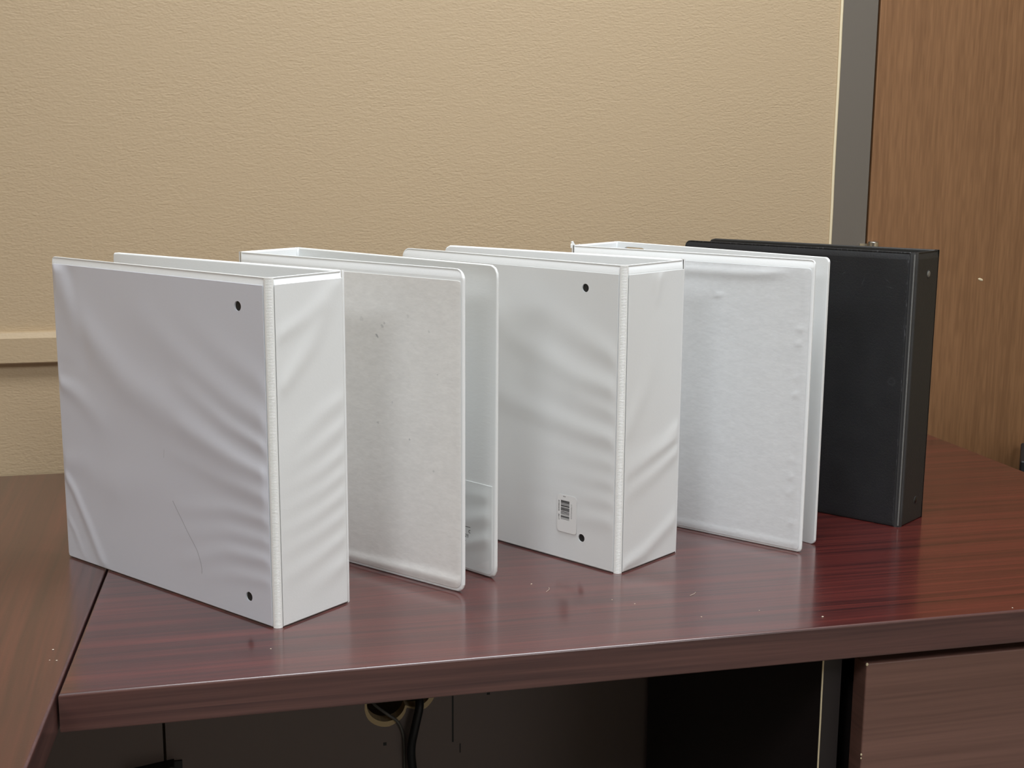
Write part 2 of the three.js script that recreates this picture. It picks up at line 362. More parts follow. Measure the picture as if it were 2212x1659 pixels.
// a flat board with rounded rim; s along it, y up, n outwards (outer face at n = 0)
function panel({ O, U, N, L, H, y0 = 0, t, r = [0, 0, 0, 0], outer, inner, shape, step = 0.004, extraS = [], extraY = [] }) {
  const re = t / 2, S = lines(L, step, re, extraS), Y = lines(H, step, re, extraY), ns = S.length, ny = Y.length;
  const corner = (s, y) => {
    for (const [cx, cy, rr] of [[0, 0, r[0]], [1, 0, r[1]], [1, 1, r[2]], [0, 1, r[3]]]) {
      if (!rr) continue;
      const a = cx ? (s - (L - rr)) / rr : (rr - s) / rr, b = cy ? (y - (H - rr)) / rr : (rr - y) / rr;
      if (a > 0 && b > 0) { const k = Math.max(a, b) / Math.hypot(a, b), A = a * k * rr, B = b * k * rr; return [cx ? L - rr + A : rr - A, cy ? H - rr + B : rr - B]; }
    }
    return [s, y];
  };
  const pos = [], uv = [], idx = [], io = [], ii = [];
  const put = (s, y, n) => { pos.push(O[0] + U[0] * s + N[0] * n, O[1] + y0 + y, O[2] + U[2] * s + N[2] * n); uv.push(s, y); return pos.length / 3 - 1; };
  for (let j = 0; j < ny; j++) for (let i = 0; i < ns; i++) {
    const d = Math.min(S[i], L - S[i], Y[j], H - Y[j]), [s, y] = corner(S[i], Y[j]);
    const e = d < re ? re - Math.sqrt(Math.max(0, re * re - (re - d) * (re - d))) : 0, m = sstep(0, 0.004, d);
    io.push(put(s, y, -e + (outer ? outer(s, y, d) * m : 0) + (shape ? shape(s, y) * Math.min(1, d / re) : 0)));
    ii.push(d < W0 ? io[io.length - 1] : put(s, y, -t + e + (inner ? inner(s, y, d) * m : 0)));
  }
  const det = U[0] * N[2] - U[2] * N[0];      // sign of U x Y . N is -det
  const quad = (a, b, c, d, f) => { if (f) idx.push(a, c, b, a, d, c); else idx.push(a, b, c, a, c, d); };
  for (let j = 0; j < ny - 1; j++) for (let i = 0; i < ns - 1; i++) {
    const k = j * ns + i;
    quad(io[k], io[k + 1], io[k + ns + 1], io[k + ns], det < 0);
    quad(ii[k], ii[k + 1], ii[k + ns + 1], ii[k + ns], det > 0);
  }
  // drop degenerate triangles on the shared rim
  const ok = []; for (let k = 0; k < idx.length; k += 3) if (idx[k] !== idx[k + 1] && idx[k + 1] !== idx[k + 2] && idx[k] !== idx[k + 2]) ok.push(idx[k], idx[k + 1], idx[k + 2]);
  const g = new THREE.BufferGeometry();
  g.setAttribute('position', new THREE.Float32BufferAttribute(pos, 3)); g.setAttribute('uv', new THREE.Float32BufferAttribute(uv, 2)); g.setIndex(ok);
  g.computeVertexNormals();
  return g;
}
function drill(g, holes, O, U, N, mat) {          // bore round holes [s, y, radius] through a board
  const ev = new Evaluator(); ev.attributes = ['position', 'normal', 'uv']; ev.useGroups = false;
  let a = new Brush(g, mat); a.updateMatrixWorld();
  for (const [s, y, rad] of holes) {
    const c = new THREE.CylinderGeometry(rad, rad, 0.02, 28); c.rotateX(Math.PI / 2);
    const b = new Brush(c, mat); b.position.set(O[0] + U[0] * s, O[1] + y, O[2] + U[2] * s); b.lookAt(b.position.x + N[0], b.position.y, b.position.z + N[2]); b.updateMatrixWorld();
    a = ev.evaluate(a, b, SUBTRACTION); a.updateMatrixWorld();
  }
  return a.geometry;
}
// folds in a plastic film: each is a polyline [s, y] with half width, height
function folds(list) {
  return (s, y) => {
    let h = 0;
    for (const f of list) {
      let best = 1e9, bt = 0; const P = f.p, n = P.length - 1;
      for (let k = 0; k < n; k++) {
        const ax = P[k][0], ay = P[k][1], dx = P[k + 1][0] - ax, dy = P[k + 1][1] - ay, L2 = dx * dx + dy * dy;
        const t = clamp(((s - ax) * dx + (y - ay) * dy) / L2), ex = s - ax - dx * t, ey = y - ay - dy * t, q = ex * ex + ey * ey;
        if (q < best) { best = q; bt = (k + t) / n; }
      }
      const w = f.w * mix(1, f.e || 1, bt);
      h += f.h * Math.exp(-best / (w * w)) * (1 - (f.fade === undefined ? 0.7 : f.fade) * bt);
    }
    return h;
  };
}
// the moulded corner between cover and spine, with or without weld ribs
function hingeCorner({ H, rc, sg, far, S, ribs, prof }) {
  const pos = [], idx = [], na = 12, pitch = ribs || 0.02, ny = Math.round(H / pitch * (ribs ? 6 : 1));
  const cx = rc, cz = far ? S - rc : rc, fz = far ? -1 : 1;
  const ring = (y, rr) => { for (let k = 0; k <= na; k++) { const a = k / na * Math.PI / 2, rad = rr(k / na); pos.push(cx - Math.cos(a) * rad, y, sg * (cz - fz * Math.sin(a) * rad)); } };
  for (let j = 0; j <= ny; j++) {
    const y = j / ny * H, endf = sstep(0, 0.003, Math.min(y, H - y));
    let rib = 0; if (ribs) { const ph = (y / ribs) % 1; rib = 0.00055 * sstep(0.1, 0.35, ph) * (1 - sstep(0.65, 0.9, ph)); }
    ring(y, (k) => {
      if (prof) return rc + prof(k, y) * endf;
      const mid = sstep(0.22, 0.32, k) * (1 - sstep(0.68, 0.78, k));
      return rc + (ribs ? (rib - 0.0006 + 0.0004 * sstep(0.0, 0.14, Math.min(k, 1 - k)) * 0) * mid * endf : 0);
    });
  }
  const n1 = na + 1, off = pos.length / 3;
  for (let j = 0; j <= ny; j++) ring(j / ny * H, () => rc - 0.0026);
  const flip = (sg > 0) === !!far;
  const quad = (a, b, c, d, f) => { if (f) idx.push(a, c, b, a, d, c); else idx.push(a, b, c, a, c, d); };
  for (let j = 0; j < ny; j++) for (let k = 0; k < na; k++) { const a = j * n1 + k; quad(a, a + 1, a + n1 + 1, a + n1, !flip); quad(off + a, off + a + 1, off + a + n1 + 1, off + a + n1, flip); }
  for (let k = 0; k < na; k++) { quad(k, k + 1, off + k + 1, off + k, flip); const t = ny * n1 + k; quad(t, t + 1, off + t + 1, off + t, !flip); }
  const g = new THREE.BufferGeometry(); g.setAttribute('position', new THREE.Float32BufferAttribute(pos, 3)); g.setIndex(idx);
  g.setAttribute('uv', new THREE.Float32BufferAttribute(new Float32Array(pos.length / 3 * 2), 2));
  const uvA = g.attributes.uv; for (let i = 0; i < uvA.count; i++) uvA.setXY(i, pos[3 * i] + pos[3 * i + 2], pos[3 * i + 1]);
  g.computeVertexNormals();
  return g;
}
const T = 0.0036;
const rolled = (H, b) => (s, y) => -0.0024 * Math.pow(clamp((y - H + b) / b), 1.5) - 0.0006 * Math.pow(clamp((0.004 - y) / 0.004), 2);
// outline, covers, spine and hinges that all binders share
function binder(o) {
  const g = thing('binder', o.label, 'binder', o.at, -o.ang * Math.PI / 180, o.group);
  const { W, S, H, sg, rc = 0.0055, mat = M.vinyl } = o;
  const c1 = Math.cos(o.a1), s1 = Math.sin(o.a1), c2 = Math.cos(o.a2), s2 = Math.sin(o.a2);
  const F = {
    near: { U: [c1, 0, s1], N: [sg * s1, 0, -sg * c1], O: [rc * c1, 0, rc * s1], L: W - rc },
    far: { U: [c2, 0, s2], N: [-sg * s2, 0, sg * c2], O: [rc * c2, 0, sg * S + rc * s2], L: W - rc },
    spine: { U: [0, 0, sg], N: [-1, 0, 0], O: [0, 0, sg * rc], L: S - 2 * rc },
  };
  const R = o.corner || 0.007, r = [0, R, R, 0];
  let ng = panel({ ...F.near, H, t: T, r, step: 0.006, shape: rolled(H, o.band || 0.008), extraS: [W - rc - 0.004, W - rc - 0.007], extraY: [0.004, 0.008, H - 0.002, H - 0.003, H - 0.004, H - 0.006, H - 0.008, H - 0.01] });
  if (o.holes) ng = drill(ng, o.holes.map(([s, y, q]) => [s - rc, y, q]), F.near.O, F.near.U, F.near.N, mat);
  const near = mesh('front_cover', ng, o.nearMat || mat, g);
  let far;
  if (o.slot) {
    const rr = R, L = F.far.L, b = 0.0006, sh = new THREE.Shape();
    sh.moveTo(b, b); sh.lineTo(L - rr, b); sh.absarc(L - rr, rr, rr - b, -Math.PI / 2, 0); sh.lineTo(L - b, H - rr); sh.absarc(L - rr, H - rr, rr - b, 0, Math.PI / 2); sh.lineTo(b, H - b); sh.closePath();
    const [a, bb, y0, y1] = o.slot, hp = new THREE.Path(), q = (y1 - y0) / 2;
    hp.moveTo(a - rc + q, y0); hp.lineTo(bb - rc - q, y0); hp.absarc(bb - rc - q, y0 + q, q, -Math.PI / 2, Math.PI / 2); hp.lineTo(a - rc + q, y1); hp.absarc(a - rc + q, y0 + q, q, Math.PI / 2, 1.5 * Math.PI); sh.holes.push(hp);
    const eg = new THREE.ExtrudeGeometry(sh, { depth: T - 2 * b, bevelEnabled: true, bevelThickness: b, bevelSize: b, bevelSegments: 2, curveSegments: 8 });
    // outer face of the extrusion looks along N: for sg = -1 that is local -z after turning about y by -a2
    eg.translate(0, 0, b);
    const m4 = new THREE.Matrix4().makeBasis(new THREE.Vector3(...F.far.U), new THREE.Vector3(0, 1, 0), new THREE.Vector3(...F.far.U).cross(new THREE.Vector3(0, 1, 0)));
    m4.setPosition(F.far.O[0], 0, F.far.O[2]); eg.applyMatrix4(m4);
    far = mesh('back_cover', eg, mat, g);
  } else far = mesh('back_cover', panel({ ...F.far, H, t: T, r, step: 0.006, outer: o.farOuter, inner: o.farInner }), o.farMat || mat, g);
  const spine = mesh('spine', panel({ ...F.spine, H, t: T, step: 0.006, shape: rolled(H, o.band || 0.008), extraY: [H - 0.001, H - 0.002, H - 0.003, H - 0.0045, H - 0.006, H - 0.008] }), o.spineMat || mat, g);
  mesh('hinge', hingeCorner({ H, rc, sg, S, ribs: o.ribs, prof: o.prof }), o.hingeMat || M.weld, g, o.ribs ? 'ribbed weld strip along the hinge' : undefined);
  mesh('hinge', hingeCorner({ H, rc, sg, S, far: true, prof: o.prof }), o.hingeMat || mat, g);
  // clear pockets over near cover and spine
  const film = (parent, f, [sa, sb, ya, yb], h, mt, lab, holes, rr, st = 0.0035, t = 0.0005) => {
    const U = f.U, N = f.N, off = 0.0004 + t;
    const O = [f.O[0] + U[0] * sa + N[0] * off, 0, f.O[2] + U[2] * sa + N[2] * off];
    let fg = panel({ O, U, N, L: sb - sa, H: yb - ya, y0: ya, t, r: rr || [0, 0, 0, 0], step: st, outer: (s, y, d) => h ? Math.max(-0.0003, h(s + sa + rc, y + ya)) * sstep(0, 0.005, d) : 0 });
    if (holes) fg = drill(fg, holes.map(([s, y, q]) => [s - rc, y, q]), [f.O[0], 0, f.O[2]], U, N, mt);
    return mesh('clear_pocket', fg, mt, parent, lab);
  };
  return { g, F, near, far, spine, film };
}
function rivets(b, holes, rad, mat, depth) {
  for (const [s, y] of holes) {
    const { O, U, N } = b.F.near, k = s - b.rc;
    const c = new THREE.CylinderGeometry(rad, rad, 0.0012, 24); c.rotateX(Math.PI / 2);
    const m = mesh('rivet', c, mat, b.near, 'black rivet sunk in a punched hole'); m.position.set(O[0] + U[0] * k - N[0] * depth, y, O[2] + U[2] * k - N[2] * depth); m.lookAt(m.position.x + N[0], y, m.position.z + N[2]);
    m.rotation.set(0, Math.atan2(N[0], N[2]), 0);
  }
}
const FILM = [0.80, 0.815, 0.81];                   // clear vinyl over white board, the same on every face
const filmMat = (c, o = {}) => phy({ color: lin(...c), roughness: 0.34, bumpMap: vinylBump, bumpScale: 0.00003, clearcoat: 0.35, clearcoatRoughness: 0.28, ...o });
const fibreMat = (o) => phy({ roughness: 0.45, bumpMap: fibreBump, bumpScale: 0.00008, clearcoat: 0.3, clearcoatRoughness: 0.35, ...o });

// --- binder 1: spine to the front, lavender-grey wrinkled film
{
  const H = 0.2961, W = 0.3097, S = 0.0887, rc = 0.0055, holes = [[0.0377, 0.2705, 0.0042], [0.0349, 0.0214, 0.0042]];
  const b = binder({ label: 'thick white binder with wrinkled lavender-grey film, standing over the desk seam', at: [0.04887, DESK, 0.59414], ang: -129.188, W, S, H, sg: 1, a1: 0.02176, a2: -0.03208, rc, corner: 0.004, ribs: 0.00122, holes, group: 'binders on the desk' });
  b.rc = rc;
  const P = (a, y) => [W * (1 - a), H * (1 - y)];       // a from the free edge, y from the top, 0..1
  const h = folds([
    { p: [P(0.02, 0.03), P(0.14, 0.20), P(0.36, 0.36), P(0.66, 0.47), P(0.96, 0.60)], w: 0.016, e: 1.3, h: 0.0019, fade: 0.3 },
    { p: [P(0.98, 0.40), P(0.85, 0.36), P(0.62, 0.25), P(0.45, 0.15)], w: 0.010, e: 1.8, h: 0.0016 },
    { p: [P(0.98, 0.475), P(0.82, 0.43), P(0.62, 0.34)], w: 0.006, e: 1.8, h: 0.0018 },
    { p: [P(0.99, 0.30), P(0.80, 0.22), P(0.62, 0.12)], w: 0.010, e: 2, h: 0.0009 },
    { p: [P(1.0, 0.555), P(0.85, 0.525), P(0.62, 0.46)], w: 0.006, e: 1.6, h: 0.0017 },
    { p: [P(1.0, 0.62), P(0.8, 0.60), P(0.55, 0.55)], w: 0.0055, e: 1.8, h: 0.0009 },
    { p: [P(1.0, 0.685), P(0.82, 0.68), P(0.6, 0.72)], w: 0.005, e: 1.7, h: 0.0012 },
    { p: [P(1.0, 0.745), P(0.8, 0.75), P(0.6, 0.80)], w: 0.0048, e: 2.0, h: 0.0010 },
    { p: [P(1.0, 0.80), P(0.8, 0.81), P(0.62, 0.88)], w: 0.0050, e: 1.8, h: 0.0013 },
    { p: [P(1.0, 0.862), P(0.82, 0.875), P(0.7, 0.91)], w: 0.0045, e: 1.8, h: 0.0008 },
    { p: [P(0.0, 0.405), P(0.10, 0.43), P(0.22, 0.50)], w: 0.0055, e: 2.5, h: 0.0017 },
    { p: [P(0.0, 0.36), P(0.12, 0.37)], w: 0.006, e: 2, h: -0.0009 },
    { p: [P(0.10, 0.05), P(0.16, 0.28), P(0.14, 0.40)], w: 0.009, e: 1.4, h: -0.0008 },
    { p: [P(0.0, 0.70), P(0.06, 0.76), P(0.13, 0.87), P(0.20, 0.99)], w: 0.0048, e: 1.3, h: 0.0015, fade: 0.4 },
    { p: [P(0.0, 0.67), P(0.12, 0.66), P(0.25, 0.72)], w: 0.009, e: 2, h: 0.0010 },
    { p: [P(0.0, 0.84), P(0.05, 0.90), P(0.10, 0.99)], w: 0.0035, e: 1.2, h: 0.0008 },
    { p: [P(0.30, 0.70), P(0.50, 0.66)], w: 0.02, h: 0.0008 },
  ]);
  const map = canvasTex(1024, 1024, (g, w, hh) => {
    g.fillStyle = 'rgb(222,225,235)'; g.fillRect(0, 0, w, hh);
    const q = (s, y) => [(s - rc - 0.0008) / 0.32 * w, hh - (y - 0.003) / 0.32 * hh];
    g.strokeStyle = 'rgb(182,185,194)'; g.lineWidth = 2.6; g.beginPath();
    const pts = [[0.1357, 0.0893], [0.1204, 0.0699], [0.1034, 0.0498], [0.0963, 0.0385], [0.0981, 0.0296]].map(p => q(...p));
    g.moveTo(...pts[0]); g.lineTo(...pts[1]); g.lineTo(...pts[2]); g.quadraticCurveTo(...pts[3], ...pts[4]); g.stroke();
    g.lineWidth = 1.2; g.beginPath(); g.moveTo(...q(0.145, 0.135)); g.lineTo(...q(0.146, 0.127)); g.stroke();
  }, [1 / 0.32, 1 / 0.32]);
  b.film(b.near, b.F.near, [0.0008, W - rc - 0.0028, 0.0016, H - 0.0065], h, filmMat([1, 1, 1], { map }), 'wrinkled clear film with a grey scratch', holes, [0, 0.002, 0.002, 0], 0.003);
  rivets(b, holes, 0.00415, M.rivet, 0.0010);
  const Q = (a, y) => [S * a, H * (1 - y)];
  const hs = folds([
    { p: [Q(0.02, 0.17), Q(0.45, 0.12), Q(0.9, 0.03)], w: 0.006, e: 1.6, h: 0.00065, fade: 0.3 },
    { p: [Q(0.15, 0.30), Q(0.5, 0.20), Q(0.7, 0.10)], w: 0.008, e: 1.3, h: 0.00072, fade: 0.2 },
    { p: [Q(1, 0.36), Q(0.6, 0.41), Q(0.1, 0.50)], w: 0.0065, e: 1.7, h: 0.00072 },
    { p: [Q(1, 0.44), Q(0.55, 0.50), Q(0.1, 0.55)], w: 0.006, e: 1.7, h: 0.00072 },
    { p: [Q(1, 0.52), Q(0.6, 0.57), Q(0.1, 0.60)], w: 0.0055, e: 1.7, h: 0.00072 },
    { p: [Q(1, 0.585), Q(0.6, 0.63), Q(0.05, 0.66)], w: 0.0055, e: 1.6, h: 0.00072 },
    { p: [Q(1, 0.65), Q(0.5, 0.70), Q(0.05, 0.72)], w: 0.006, e: 1.4, h: 0.00072 },
    { p: [Q(1, 0.715), Q(0.55, 0.755), Q(0.05, 0.78)], w: 0.0055, e: 1.6, h: 0.00065 },
    { p: [Q(1, 0.78), Q(0.5, 0.83), Q(0.05, 0.86)], w: 0.0055, e: 1.6, h: 0.00065 },
    { p: [Q(1, 0.86), Q(0.5, 0.91)], w: 0.006, e: 1.6, h: 0.0008 },
  ]);
  b.film(b.spine, b.F.spine, [0.0001, S - 2 * rc - 0.001, 0.0016, H - 0.006], hs, filmMat(FILM), 'wrinkled clear film', null, null, 0.003);
}
// --- binder 2: open side to the front, fibrous boards
{
  const H = 0.2958, W = 0.2943, S = 0.0835, rc = 0.005;
  const b = binder({ label: 'white binder with rounded corners and smudged board, its open side beside the barcode binder', at: [0.03172, DESK, 0.31452], ang: 51.567, W, S, H, sg: -1, a1: -0.01685, a2: 0.09042, rc, corner: 0.010, ribs: 0, farMat: fibreMat({ color: lin(0.80, 0.815, 0.80) }), farOuter: (s, y) => 0.0026 * (0.5 - y / H) * -1 * s / W, farInner: (s, y) => 0.0026 * (0.5 - y / H) * -1 * s / W, group: 'binders on the desk' });
  const map = canvasTex(1024, 1024, (g, w, hh) => {
    const im = g.createImageData(w, hh);
    for (let j = 0; j < hh; j++) for (let i = 0; i < w; i++) { const f = fibre(i / w, j / hh, 300), c = 226 + 14 * f, k = (j * w + i) * 4; im.data[k] = c + 2; im.data[k + 1] = c + 1; im.data[k + 2] = c - 2; im.data[k + 3] = 255; }
    g.putImageData(im, 0, 0);
    const q = (s, y) => [(s - rc - 0.001) / 0.32 * w, hh - (y - 0.004) / 0.32 * hh];
    const blob = (s, y, r, a) => { const [x, yy] = q(s, y); g.fillStyle = `rgba(110,112,116,${a})`; g.beginPath(); for (let k = 0; k < 9; k++) { const t = k / 9 * 6.283, rr = r * (0.6 + 0.7 * rnd()); g.lineTo(x + Math.cos(t) * rr, yy + Math.sin(t) * rr * 0.9); } g.closePath(); g.fill(); };
    blob(0.1913, 0.2293, 5, 0.4); blob(0.1925, 0.2275, 3, 0.35); blob(0.1984, 0.2381, 6, 0.22); blob(0.201, 0.241, 4, 0.2); blob(0.1721, 0.2428, 8, 0.12); blob(0.1916, 0.1465, 5, 0.2); blob(0.2308, 0.1356, 4, 0.25); blob(0.23, 0.25, 5, 0.1); blob(0.255, 0.238, 4, 0.15); blob(0.21, 0.168, 4, 0.12); blob(0.265, 0.2, 3, 0.2); blob(0.26, 0.11, 4, 0.15);
  }, [1 / 0.32, 1 / 0.32]);
  const h = (s, y) => 0.0016 * Math.exp(-Math.pow((y - 0.0085 - 0.0015 * Math.sin(s * 30)) / 0.0045, 2)) + 0.0006 * Math.exp(-Math.pow((W - s - 0.006) / 0.003, 2)) * vn(y * 60, 2, 320);
  b.film(b.near, b.F.near, [0.001, W - rc - 0.0026, 0.0035, H - 0.0105], h, fibreMat({ map }), 'fibrous white board under clear vinyl with grey smudges', null, [0, 0.008, 0.002, 0], 0.003);
  // inner pocket on the back cover
  const { O, U, N } = b.F.far, N2 = N.map(v => -v);
  const ptex = canvasTex(1024, 512, (g, w, hh) => {
    g.fillStyle = 'rgb(226,229,227)'; g.fillRect(0, 0, w, hh);
    g.fillStyle = 'rgb(70,72,70)'; g.strokeStyle = 'rgb(90,92,88)';
    const q = (s, y) => [(s - rc - 0.006) / 0.32 * w, hh - (y - 0.003) / 0.16 * hh];
    g.font = 'bold 15px sans-serif'; g.textAlign = 'right';
    const put = (t, s, y) => { const [x, yy] = q(s, y); g.fillText(t, x, yy); };
    put('N', 0.2560, 0.0465); g.lineWidth = 2; g.beginPath(); g.moveTo(...q(0.240, 0.0446)); g.lineTo(...q(0.2622, 0.0446)); g.stroke();
    put('C', 0.2622, 0.0385); put('021', 0.2597, 0.0340); put('Ar', 0.2562, 0.0282);
  }, [1 / 0.32, 1 / 0.16]);
  const tw = (s, y) => 0.0026 * (y / H - 0.5) * -1 * (s + 0.006) / W;
  const pf = folds([{ p: [[0.285, 0.06], [0.25, 0.048], [0.2, 0.035]], w: 0.008, h: 0.0016 }, { p: [[0.285, 0.038], [0.25, 0.025], [0.2, 0.012]], w: 0.006, h: 0.0014 }, { p: [[0.285, 0.078], [0.25, 0.076]], w: 0.007, h: 0.001 }]);
  const D = T + 0.0011;
  const pg = panel({ O: [O[0] + U[0] * 0.006 + N2[0] * D, 0, O[2] + U[2] * 0.006 + N2[2] * D], U, N: N2, L: W - rc - 0.010, H: 0.0868, y0: 0.003, t: 0.0007, r: [0, 0.006, 0, 0], step: 0.003, outer: (s, y, d) => Math.max(-0.0002, pf(s + 0.006 + rc, y + 0.003)) * sstep(0, 0.008, d) });
  mesh('inner_pocket', pg, filmMat([1, 1, 1], { map: ptex }), b.far, 'clear inside pocket with small dark print');
}
// --- binder 3: spine to the front, barcode sticker
{
  const H = 0.2949, W = 0.2987, S = 0.0994, rc = 0.0055, holes = [[0.0451, 0.2710, 0.0040], [0.0451, 0.0269, 0.0040]];
  const b = binder({ label: 'thick white binder with a barcode sticker low on its cover', at: [0.37272, DESK, 0.52187], ang: -124.25, W, S, H, sg: 1, a1: 0.00262, a2: -0.11571, rc, corner: 0.010, ribs: 0.00140, holes, group: 'binders on the desk' });
  b.rc = rc;
  const P = (a, y) => [W * (1 - a), H * (1 - y)];
  const h = folds([
    { p: [P(1, 0.30), P(0.85, 0.24), P(0.6, 0.13)], w: 0.009, e: 2, h: 0.0012 },
    { p: [P(1, 0.40), P(0.82, 0.37), P(0.55, 0.27), P(0.4, 0.18)], w: 0.010, e: 1.8, h: 0.0015 },
    { p: [P(1, 0.475), P(0.85, 0.45), P(0.65, 0.39)], w: 0.0075, e: 2, h: 0.0010 },
    { p: [P(1, 0.56), P(0.82, 0.54), P(0.55, 0.49), P(0.3, 0.43)], w: 0.009, e: 1.8, h: 0.0014 },
    { p: [P(1, 0.64), P(0.82, 0.63), P(0.6, 0.61)], w: 0.0075, e: 2, h: 0.0009 },
    { p: [P(1, 0.70), P(0.85, 0.70), P(0.6, 0.69)], w: 0.007, e: 2, h: 0.0009 },
    { p: [P(1, 0.765), P(0.85, 0.765), P(0.6, 0.76)], w: 0.0065, e: 2, h: 0.0008 },
    { p: [P(1, 0.83), P(0.85, 0.835), P(0.65, 0.85)], w: 0.0065, e: 2, h: 0.0008 },
    { p: [P(0.4, 0.30), P(0.5, 0.42)], w: 0.03, h: 0.0012, fade: 0.2 },
  ]);
  b.film(b.near, b.F.near, [0.0008, W - rc - 0.0028, 0.0016, H - 0.0085], h, filmMat(FILM), 'clear film with soft folds', holes, [0, 0.008, 0.002, 0], 0.003);
  rivets(b, holes, 0.00395, M.rivet, 0.0010);
  const Q = (a, y) => [S * a, H * (1 - y)];
  const hs = folds([
    { p: [Q(1, 0.545), Q(0.7, 0.60), Q(0.05, 0.655)], w: 0.006, e: 1.8, h: 0.0013 },
    { p: [Q(1, 0.585), Q(0.7, 0.615), Q(0.05, 0.68)], w: 0.004, e: 1.6, h: 0.0009 },
    { p: [Q(1, 0.63), Q(0.5, 0.70), Q(0.02, 0.745)], w: 0.006, e: 1.8, h: 0.0012 },
    { p: [Q(0.02, 0.985), Q(0.4, 0.955), Q(0.95, 0.87)], w: 0.007, e: 1.2, h: 0.0011, fade: 0.2 },
    { p: [Q(0.55, 0.04), Q(0.52, 0.12)], w: 0.004, h: 0.0009 },
    { p: [Q(0.45, 0.03), Q(0.43, 0.09)], w: 0.0025, h: 0.0006 },
    { p: [Q(0.1, 0.52), Q(0.35, 0.40), Q(0.6, 0.2)], w: 0.010, h: 0.0006 },
  ]);
  b.film(b.spine, b.F.spine, [0.0001, S - 2 * rc - 0.001, 0.0016, H - 0.009], hs, filmMat(FILM), 'clear film with folds', null, null, 0.003);
  // sticker, rounded, printed
  const { O, U, N } = b.F.near;
  const st = canvasTex(512, 768, (g, w, hh) => {
    g.fillStyle = 'rgb(232,232,230)'; g.fillRect(0, 0, w, hh);
    const bars = [3, 2, 8, 1, 6, 1, 5, 2, 7, 3, 3, 4, 6, 4, 4, 3, 14, 8, 6, 2, 4, 2, 8, 1, 5, 2, 4, 1, 7, 8, 9, 6, 7, 4, 4, 3, 3, 6, 3, 7, 5, 2, 12, 4, 4, 4, 3, 6, 4, 7];
    let y = 115; g.fillStyle = 'rgb(24,25,26)'; const tot = bars.reduce((a, v) => a + v, 0), k = 405 / tot;
    bars.forEach((v, i) => { if (i % 2 === 0) g.fillRect(95, y, 225, v * k); y += v * k; });
    g.save(); g.translate(358, 165); g.rotate(Math.PI / 2); g.font = '44px sans-serif'; g.fillStyle = 'rgb(60,62,64)'; g.fillText('21PBA0052020', 0, 0, 345); g.restore();
    g.save(); g.translate(28, 128); g.rotate(Math.PI / 2); g.font = 'bold 44px sans-serif'; g.fillStyle = 'rgb(30,31,32)'; g.fillText('AFSBAMZB', 0, 0, 245); g.fillText('BW-CT', 285, 0, 120); g.restore();
    g.font = 'bold 30px sans-serif'; g.fillText('NEW', 150, 46, 85);
  });
  const sw = 0.0247, sh = 0.0378, rr = 0.0035, shp = new THREE.Shape();
  shp.moveTo(rr, 0); shp.lineTo(sw - rr, 0); shp.absarc(sw - rr, rr, rr, -Math.PI / 2, 0); shp.lineTo(sw, sh - rr); shp.absarc(sw - rr, sh - rr, rr, 0, Math.PI / 2); shp.lineTo(rr, sh); shp.absarc(rr, sh - rr, rr, Math.PI / 2, Math.PI); shp.lineTo(0, rr); shp.absarc(rr, rr, rr, Math.PI, 1.5 * Math.PI);
  const sgm = new THREE.ExtrudeGeometry(shp, { depth: 0.00012, bevelEnabled: false, curveSegments: 8 });
  const p = sgm.attributes.position, uv = sgm.attributes.uv; for (let i = 0; i < p.count; i++) uv.setXY(i, p.getX(i) / sw, p.getY(i) / sh);
  const stm = mesh('barcode_sticker', sgm, std({ map: st, roughness: 0.5 }), b.near, 'white rounded barcode sticker');
  // right of the sticker in view is towards the spine
  const n = new THREE.Vector3(...N), xax = new THREE.Vector3(-U[0], 0, -U[2]);
  stm.matrixAutoUpdate = true; const bm = new THREE.Matrix4().makeBasis(xax, new THREE.Vector3(0, 1, 0), n); stm.quaternion.setFromRotationMatrix(bm);
  const s0 = 0.0754 - rc; stm.position.set(O[0] + U[0] * s0 + N[0] * 0.00165, 0.0287, O[2] + U[2] * s0 + N[2] * 0.00165);
}
